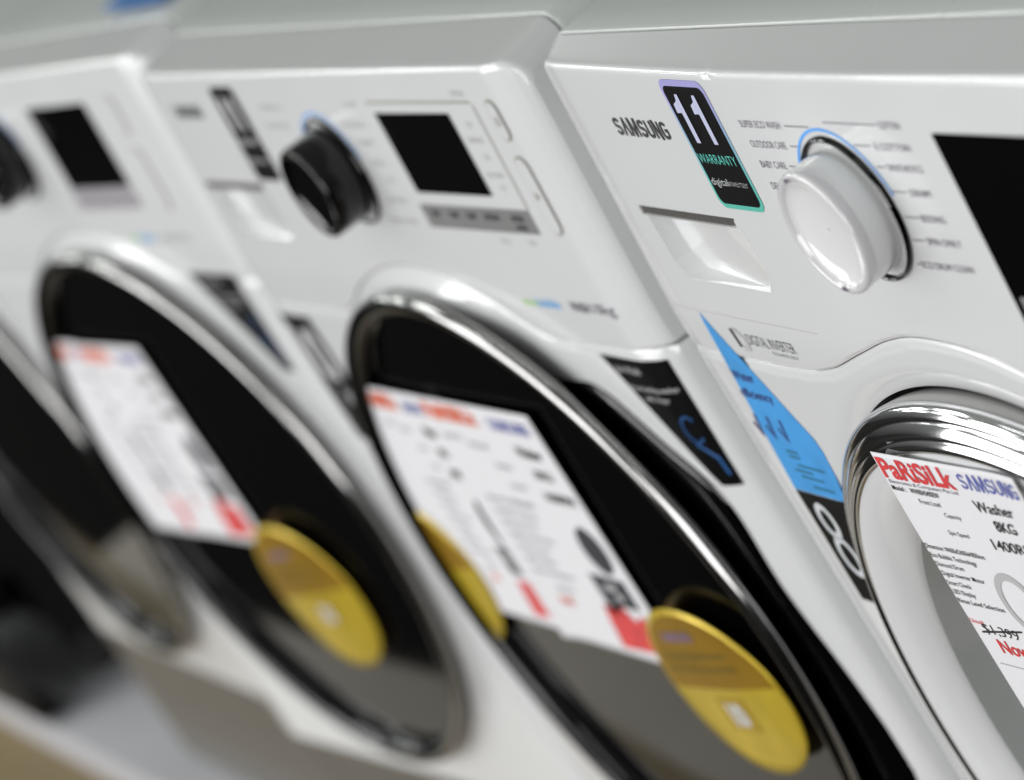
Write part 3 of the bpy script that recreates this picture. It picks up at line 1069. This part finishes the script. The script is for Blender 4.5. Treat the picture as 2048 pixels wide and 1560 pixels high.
def sheet(name, Mw, x0, x1, z0, z1, surf, kind, clip=None, px0=None):
    mb = MB()
    pa = x0 if px0 is None else px0
    pts = [(pa, z0), (x1, z0), (x1, z1), (pa, z1)]
    if clip:
        pts = clip_circle(pts, *clip)
    put_poly(mb, surf, 0.0, pts, 6)
    root = mb.build(name, M["paper"], None, 60)
    sol = root.modifiers.new("thickness", 'SOLIDIFY')
    sol.thickness = 0.0003
    sol.offset = 0.0
    parts = []

    def inside(x, z):
        return clip is None or math.hypot(x - clip[0], z - clip[1]) < clip[2] - 4

    def t(mat_, items, nm="sheet_lettering"):
        m = MB()
        for it in items:
            it(m)
        parts.append(m.build(nm, mat_, root, 0))
    e = 0.45
    T = lambda b, a0, a1, z, h, bo=0.0: (lambda m: put_text(m, surf, e, b, a0, a1, z, h, bo))
    Bx = lambda a0, a1, b0, b1: (lambda m: put_poly(m, surf, e, [(a0, b0), (a1, b0), (a1, b1), (a0, b1)], 12))
    if kind == "near":
        t(M["red"], [T("PaRiSiLk", 226.6, 292, 631.5, 11.6, 0.030), T("Usual:", 226, 238.5, 541.5, 2.8), T("Now!!!", 240.5, 276, 524.6, 8.4, 0.02)])
        m = MB()
        word_mark(m, surf, e, 297.5, 349, 632.6, 9.2, 0.85)
        parts.append(m.build("sheet_lettering", M["violetblue"], root, 0))
        t(M["greyink"], [T("Electronics & Computers Pte Ltd", 228, 290, 628.0, 2.1)])
        t(M["ink"], [T("Model :", 227, 240, 623.6, 2.9, .01), T("WW80H5400EW", 243.5, 269.5, 623.4, 3.1, .012), T("Front Load", 247, 265.5, 617.6, 2.9),
                     T("Washer", 299, 331.5, 619.6, 6.4, .012), T("8KG", 307.5, 325, 609.0, 6.2, .02), T("Capacity", 264, 278.5, 611.6, 2.6), T("1400RPM", 295, 336, 596.6, 6.2, .012),
                     T("Spin Speed", 258, 276, 600.4, 2.6),
                     T("Dimension: W600xD600xH850mm", 225.8, 279, 588.0, 2.9, .008), T("Eco Bubble Technology", 225.8, 267, 582.4, 2.9, .004), T("Diamond Drum", 225.8, 251, 576.8, 2.9, .004),
                     T("Digital Inverter Motor", 226, 264.5, 571.0, 2.9, .004), T("Smart Check", 226, 247.5, 565.2, 2.9, .004), T("LED Display", 226, 246.5, 559.6, 2.9, .004), T("Rinse Level Selection", 226, 267.5, 554.0, 2.9, .004),
                     T("$1,399", 234.5, 266, 536.2, 6.2, -.006),
                     (lambda m: put_stroke(m, surf, e + .1, [(231.5, 536.2), (272, 542.8)], 1.1))])
        m = MB()
        put_stroke(m, surf, e, ellipse(288, 562, 15, 17, 0, 40), 4.6, True)
        put_stroke(m, surf, e, [(230, 516), (270, 516)], 0.6)
        parts.append(m.build("sheet_emblem", M["paleink"], root, 0))
        t(M["orange"], [T("$1,099", 252, 312, 494, 18, .03)])
    else:
        k = (x1 - x0) / 175.0
        X = lambda u: x0 + u * k
        H = z1 - z0
        Z = lambda v: z0 + v * H / 200.0

        def tt(b, u0, u1, v, h, bo=0.0):
            return T(b, X(u0), X(u1), Z(v), h, bo)
        red = [tt("PaRiSiLk", 6, 88, 184, 12, .05), ]
        dk = [tt("Washer", 122, 158, 164, 8, .04), tt("10KG", 128, 154, 147, 7, .03), tt("1400RPM", 122, 164, 129, 7, .03)]
        lt = [tt("Model: WF1102", 12, 40, 168, 4), tt("Front Load", 48, 76, 164, 5), tt("Capacity", 70, 96, 150, 4), tt("Spin Speed", 76, 98, 134, 4)] + \
             [tt(s, 20, 20 + w, v, 4.2) for s, w, v in (("Dimension: W600xD600", 70, 118), ("Eco Bubble Technology", 62, 108), ("Diamond Drum", 52, 98), ("Digital Inverter Motor", 66, 88), ("Smart Check", 46, 78), ("LED Display", 44, 68), ("Rinse Level Selection", 60, 58))] + \
             [tt("Usual price", 40, 66, 46, 4.5)]
        t(M["orange"], red + [tt("Now!!!", 32, 52, 33, 7, .03)])
        m = MB()
        put_poly(m, surf, e, [(X(u), Z(v)) for u, v in ((92, 6), (160, 10), (156, 42), (140, 34), (132, 46), (118, 36), (104, 44), (98, 30))] if clip is None else [(X(u), Z(v)) for u, v in ((100, 8), (158, 10), (156, 40), (110, 40))], 14)
        parts.append(m.build("price_burst", M["redprint"], root, 0))
        m = MB()
        word_mark(m, surf, e, X(104), X(164), Z(183), 9.5, .9)
        parts.append(m.build("sheet_lettering", M["violetblue"], root, 0))
        t(M["ink"], dk)
        t(M["greyink"], lt)
        m = MB()
        put_poly(m, surf, e, ellipse(X(146), Z(92), 17 * k, 19, 0, 30), 14)
        parts.append(m.build("sheet_emblem", M["darkprint"], root, 0))
        m = MB()
        put_poly(m, surf, e, [(X(112), Z(46)), (X(160), Z(46)), (X(160), Z(70)), (X(112), Z(70))], 14)
        parts.append(m.build("sheet_picture", M["darkprint"], root, 0))
        m = MB()
        put_text(m, surf, e + .3, "%", X(126), X(146), Z(52), 12, .05)
        parts.append(m.build("sheet_picture", M["paleink"], root, 0))
    place(root, Mw, ((x0 + x1) / 2, surf((x0 + x1) / 2, z1), (z0 + z1) / 2))
    return root


M["redprint"] = mat("red_burst_print", (0.72, 0.07, 0.07), 0.5, noise=0.2, nscale=70)
M["darkprint"] = mat("charcoal_print", (0.035, 0.035, 0.045), 0.5, noise=0.15, nscale=70)


def oval(Mw, cx, cz, surf, clip=None, a=84.0, b=65.0, rot=10):
    mb = MB()
    pts = ellipse(cx, cz, a, b, rot)
    if clip:
        pts = clip_circle(pts, *clip)
    put_poly(mb, surf, 0.0, pts, 12)
    root = mb.build("oval_label", M["gold"], None, 60)
    sol = root.modifiers.new("thickness", 'SOLIDIFY')
    sol.thickness = 0.0004
    sol.offset = 0.0
    # upper, darker printed field
    c, s = math.cos(math.radians(rot)), math.sin(math.radians(rot))
    R2 = lambda u, v: (cx + u * c - v * s, cz + u * s + v * c)
    field = []
    for i in range(0, 41):
        t = math.radians(2 + 176 * i / 40)
        field.append(R2(a * 0.95 * math.cos(t), max(2.0, b * 0.93 * math.sin(t))))
    if clip:
        field = clip_circle(field, *clip)
    mb = MB()
    put_poly(mb, surf, 0.5, field, 12)
    mb.build("printed_field", M["golddark"], root, 0)
    if not clip:
        def txt(mb, body, u0, u1, v, h, bo):
            vs, fs = text2d(body, bo)
            o = []
            for p, q in vs:
                x, z = R2(lerp(u0, u1, p), v + q * h / .69)
                o.append((x, surf(x, z) - 0.9, z))
            mb.add(o, fs)
        mb = MB()
        txt(mb, "SAMSUNG", -34, 14, 40, 6.5, .06)
        mb.build("label_lettering", M["purple"], root, 0)
        mb = MB()
        txt(mb, "Samsung Digital Inverter", -56, 44, 26, 5, .01)
        txt(mb, "Motor with long warranty", -58, 46, 16, 5, .01)
        mb.build("label_lettering", M["olive"], root, 0)
        mb = MB()
        q = [R2(u, v) for u, v in ((-24, -30), (16, -32), (20, -6), (-20, -4))]
        put_poly(mb, surf, 0.6, q, 12)
        mb.build("label_picture", M["golddark2"], root, 0)
        mb = MB()
        txt(mb, "10", -12, 10, -26, 16, .05)
        mb.build("label_number", M["white_ink"], root, 0)
    place(root, Mw, (cx, surf(cx, cz), cz))
    return root


M["golddark2"] = mat("amber_print", (0.50, 0.33, 0.03), 0.4, metal=0.25)


# ================================================================== the scene
# setting: beige shop floor and the low white platform the machines stand on
mb = MB()
mb.add([(-12000, -9000, -102), (9000, -9000, -102), (9000, 7000, -102), (-12000, 7000, -102)], [(0, 1, 2, 3)])
fl = mb.build("floor", M["floor"], None, 0)
tag(fl, "dark carpeted shop floor", "floor", kind="structure")
mb = MB()
mb.box(-4600, 1500, -250, -56, -101.5, -90)
pv = mb.build("path", M["strip"], None, 0)
tag(pv, "beige vinyl strip along the front of the white platform", "path", kind="structure")
mb = MB()
mb.box(-2900, 1500, -412, -251, -101.5, -91)  # unseen band, added so the black glass mirrors taupe
pv = mb.build("reflection_band", M["strip2"], None, 0)
tag(pv, "unseen pale taupe floor band added for its reflection in the black door glass", "reflection band", kind="structure")
mb = MB()
mb.box(-4600, 1500, -55, 900, -100, -40)
pl = mb.build("platform", M["plat"], None, 0)
tag(pl, "low white platform under the row of washing machines", "platform", kind="structure")

G = "front loading washing machines in a row"
LOC_R = (0, 0, 0)
r = washer_chrome(LOC_R)
tag(r, "white washing machine with round chrome door ring, white dial and black 11 warranty sticker", "washing machine", G)

LOC_M = (-0.63, 0, 0)
m_ = washer_black(LOC_M, 0, "wide")
tag(m_, "white washing machine with black dial and black glass door next to the chrome-door machine", "washing machine", G)

YAW = math.radians(4)
piv = Vector((-0.66, 0.012, 0.008))


def yawed(p):
    q = Vector((-0.6, 0, 0))
    q.rotate(Matrix.Rotation(YAW, 3, 'Z').to_euler())
    return p + q


LOC_L = yawed(piv)
LOC_L = (LOC_L.x, LOC_L.y, 0.008)
l_ = washer_black(LOC_L, YAW, "tall")
tag(l_, "white washing machine with tall black display, just behind the black-dial machine", "washing machine", G)

LOC_4 = (-1.90, 0.0, 0.0)


def copy_tree(o, parent=None):
    c = o.copy()
    COL.objects.link(c)
    if parent:
        c.parent = parent
    for ch in list(o.children):
        copy_tree(ch, c)
    return c


f4 = copy_tree(l_)
f4.location = LOC_4
f4.rotation_euler = (0, 0, 0)
tag(f4, "blurred washing machine with bare black glass door at the left edge of the photo", "washing machine", G)

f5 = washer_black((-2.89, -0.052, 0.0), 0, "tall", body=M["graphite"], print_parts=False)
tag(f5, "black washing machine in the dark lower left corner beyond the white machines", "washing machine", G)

# price sheets
MW_R = frame_matrix(LOC_R, 0)
MW_M = frame_matrix(LOC_M, 0)
MW_L = frame_matrix(LOC_L, YAW)


def near_surf(x, z):
    return -44.0 + 0.75 * ((z - 560) / 90.0) ** 2 - 1.6 * max(0.0, (x - 322) / 30.0) ** 2


s = sheet("price_sheet", MW_R, 225, 352, 440, 646, near_surf, "near")
tag(s, "white price sheet with red shop name and struck-out $1,399 on the chrome door", "price sheet", "price sheets taped to the washer doors")
CLIP = (MCX, MCZ, 247.0)


def sf(y, k=0.0):
    return lambda x, z: y + k * (x - 300)


s = sheet("price_sheet", MW_M, 210, 385, 406, 607, lambda x, z: -25.2 - 3.0 * max(0.0, (248 - x) / 38.0) ** 2 * smooth01((640 - z) / 160), "far")
tag(s, "white price sheet beside the large gold oval on the middle black door", "price sheet", "price sheets taped to the washer doors")
s = sheet("price_sheet", MW_M, 116, 213, 408, 606, sf(-24.2), "far", CLIP, 38)
tag(s, "white price sheet at the left rim of the middle black door, partly under its neighbour", "price sheet", "price sheets taped to the washer doors")
s = sheet("price_sheet", MW_L, 166, 306, 404, 603, sf(-25.2), "far")
tag(s, "blurred price sheet touching the gold oval on the left black door", "price sheet", "price sheets taped to the washer doors")
s = sheet("price_sheet", MW_L, 114, 170, 402, 604, sf(-24.2), "far", CLIP, 34)
tag(s, "blurred price sheet along the left rim of the left black door", "price sheet", "price sheets taped to the washer doors")

def bow(cx, cz):
    return lambda x, z: -29.5 + 3.2 * ((x - cx) / 84.0) ** 2 - 1.2 * ((z - cz + 30) / 65.0)


o = oval(MW_M, 435, 404, bow(435, 404))
tag(o, "whole gold oval label with printed lines on the middle black door", "oval label", "gold oval labels on the washer doors")
o = oval(MW_M, 30, 432, sf(-25.6), CLIP)
tag(o, "narrow sliver of a gold oval label at the left rim of the middle black door", "oval label", "gold oval labels on the washer doors")
o = oval(MW_L, 347, 360, bow(347, 360), None, 84, 72)
tag(o, "blurred gold oval label below the price sheets on the left black door", "oval label", "gold oval labels on the washer doors")

# thin blue slab that paints a reflection on the left machine's top
mb = MB()
mb.box(-55, 55, -85, 85, 0, 1.2)
bl = mb.build("blue_reflection", M["navybox"], None, 0)
bl.location = (-0.755, 0.142, 0.8688)
bl.rotation_euler = (0, 0, 0.08)
tag(bl, "thin blue slab painting a blurred reflection on top of the left white washing machine", "blue_reflection")
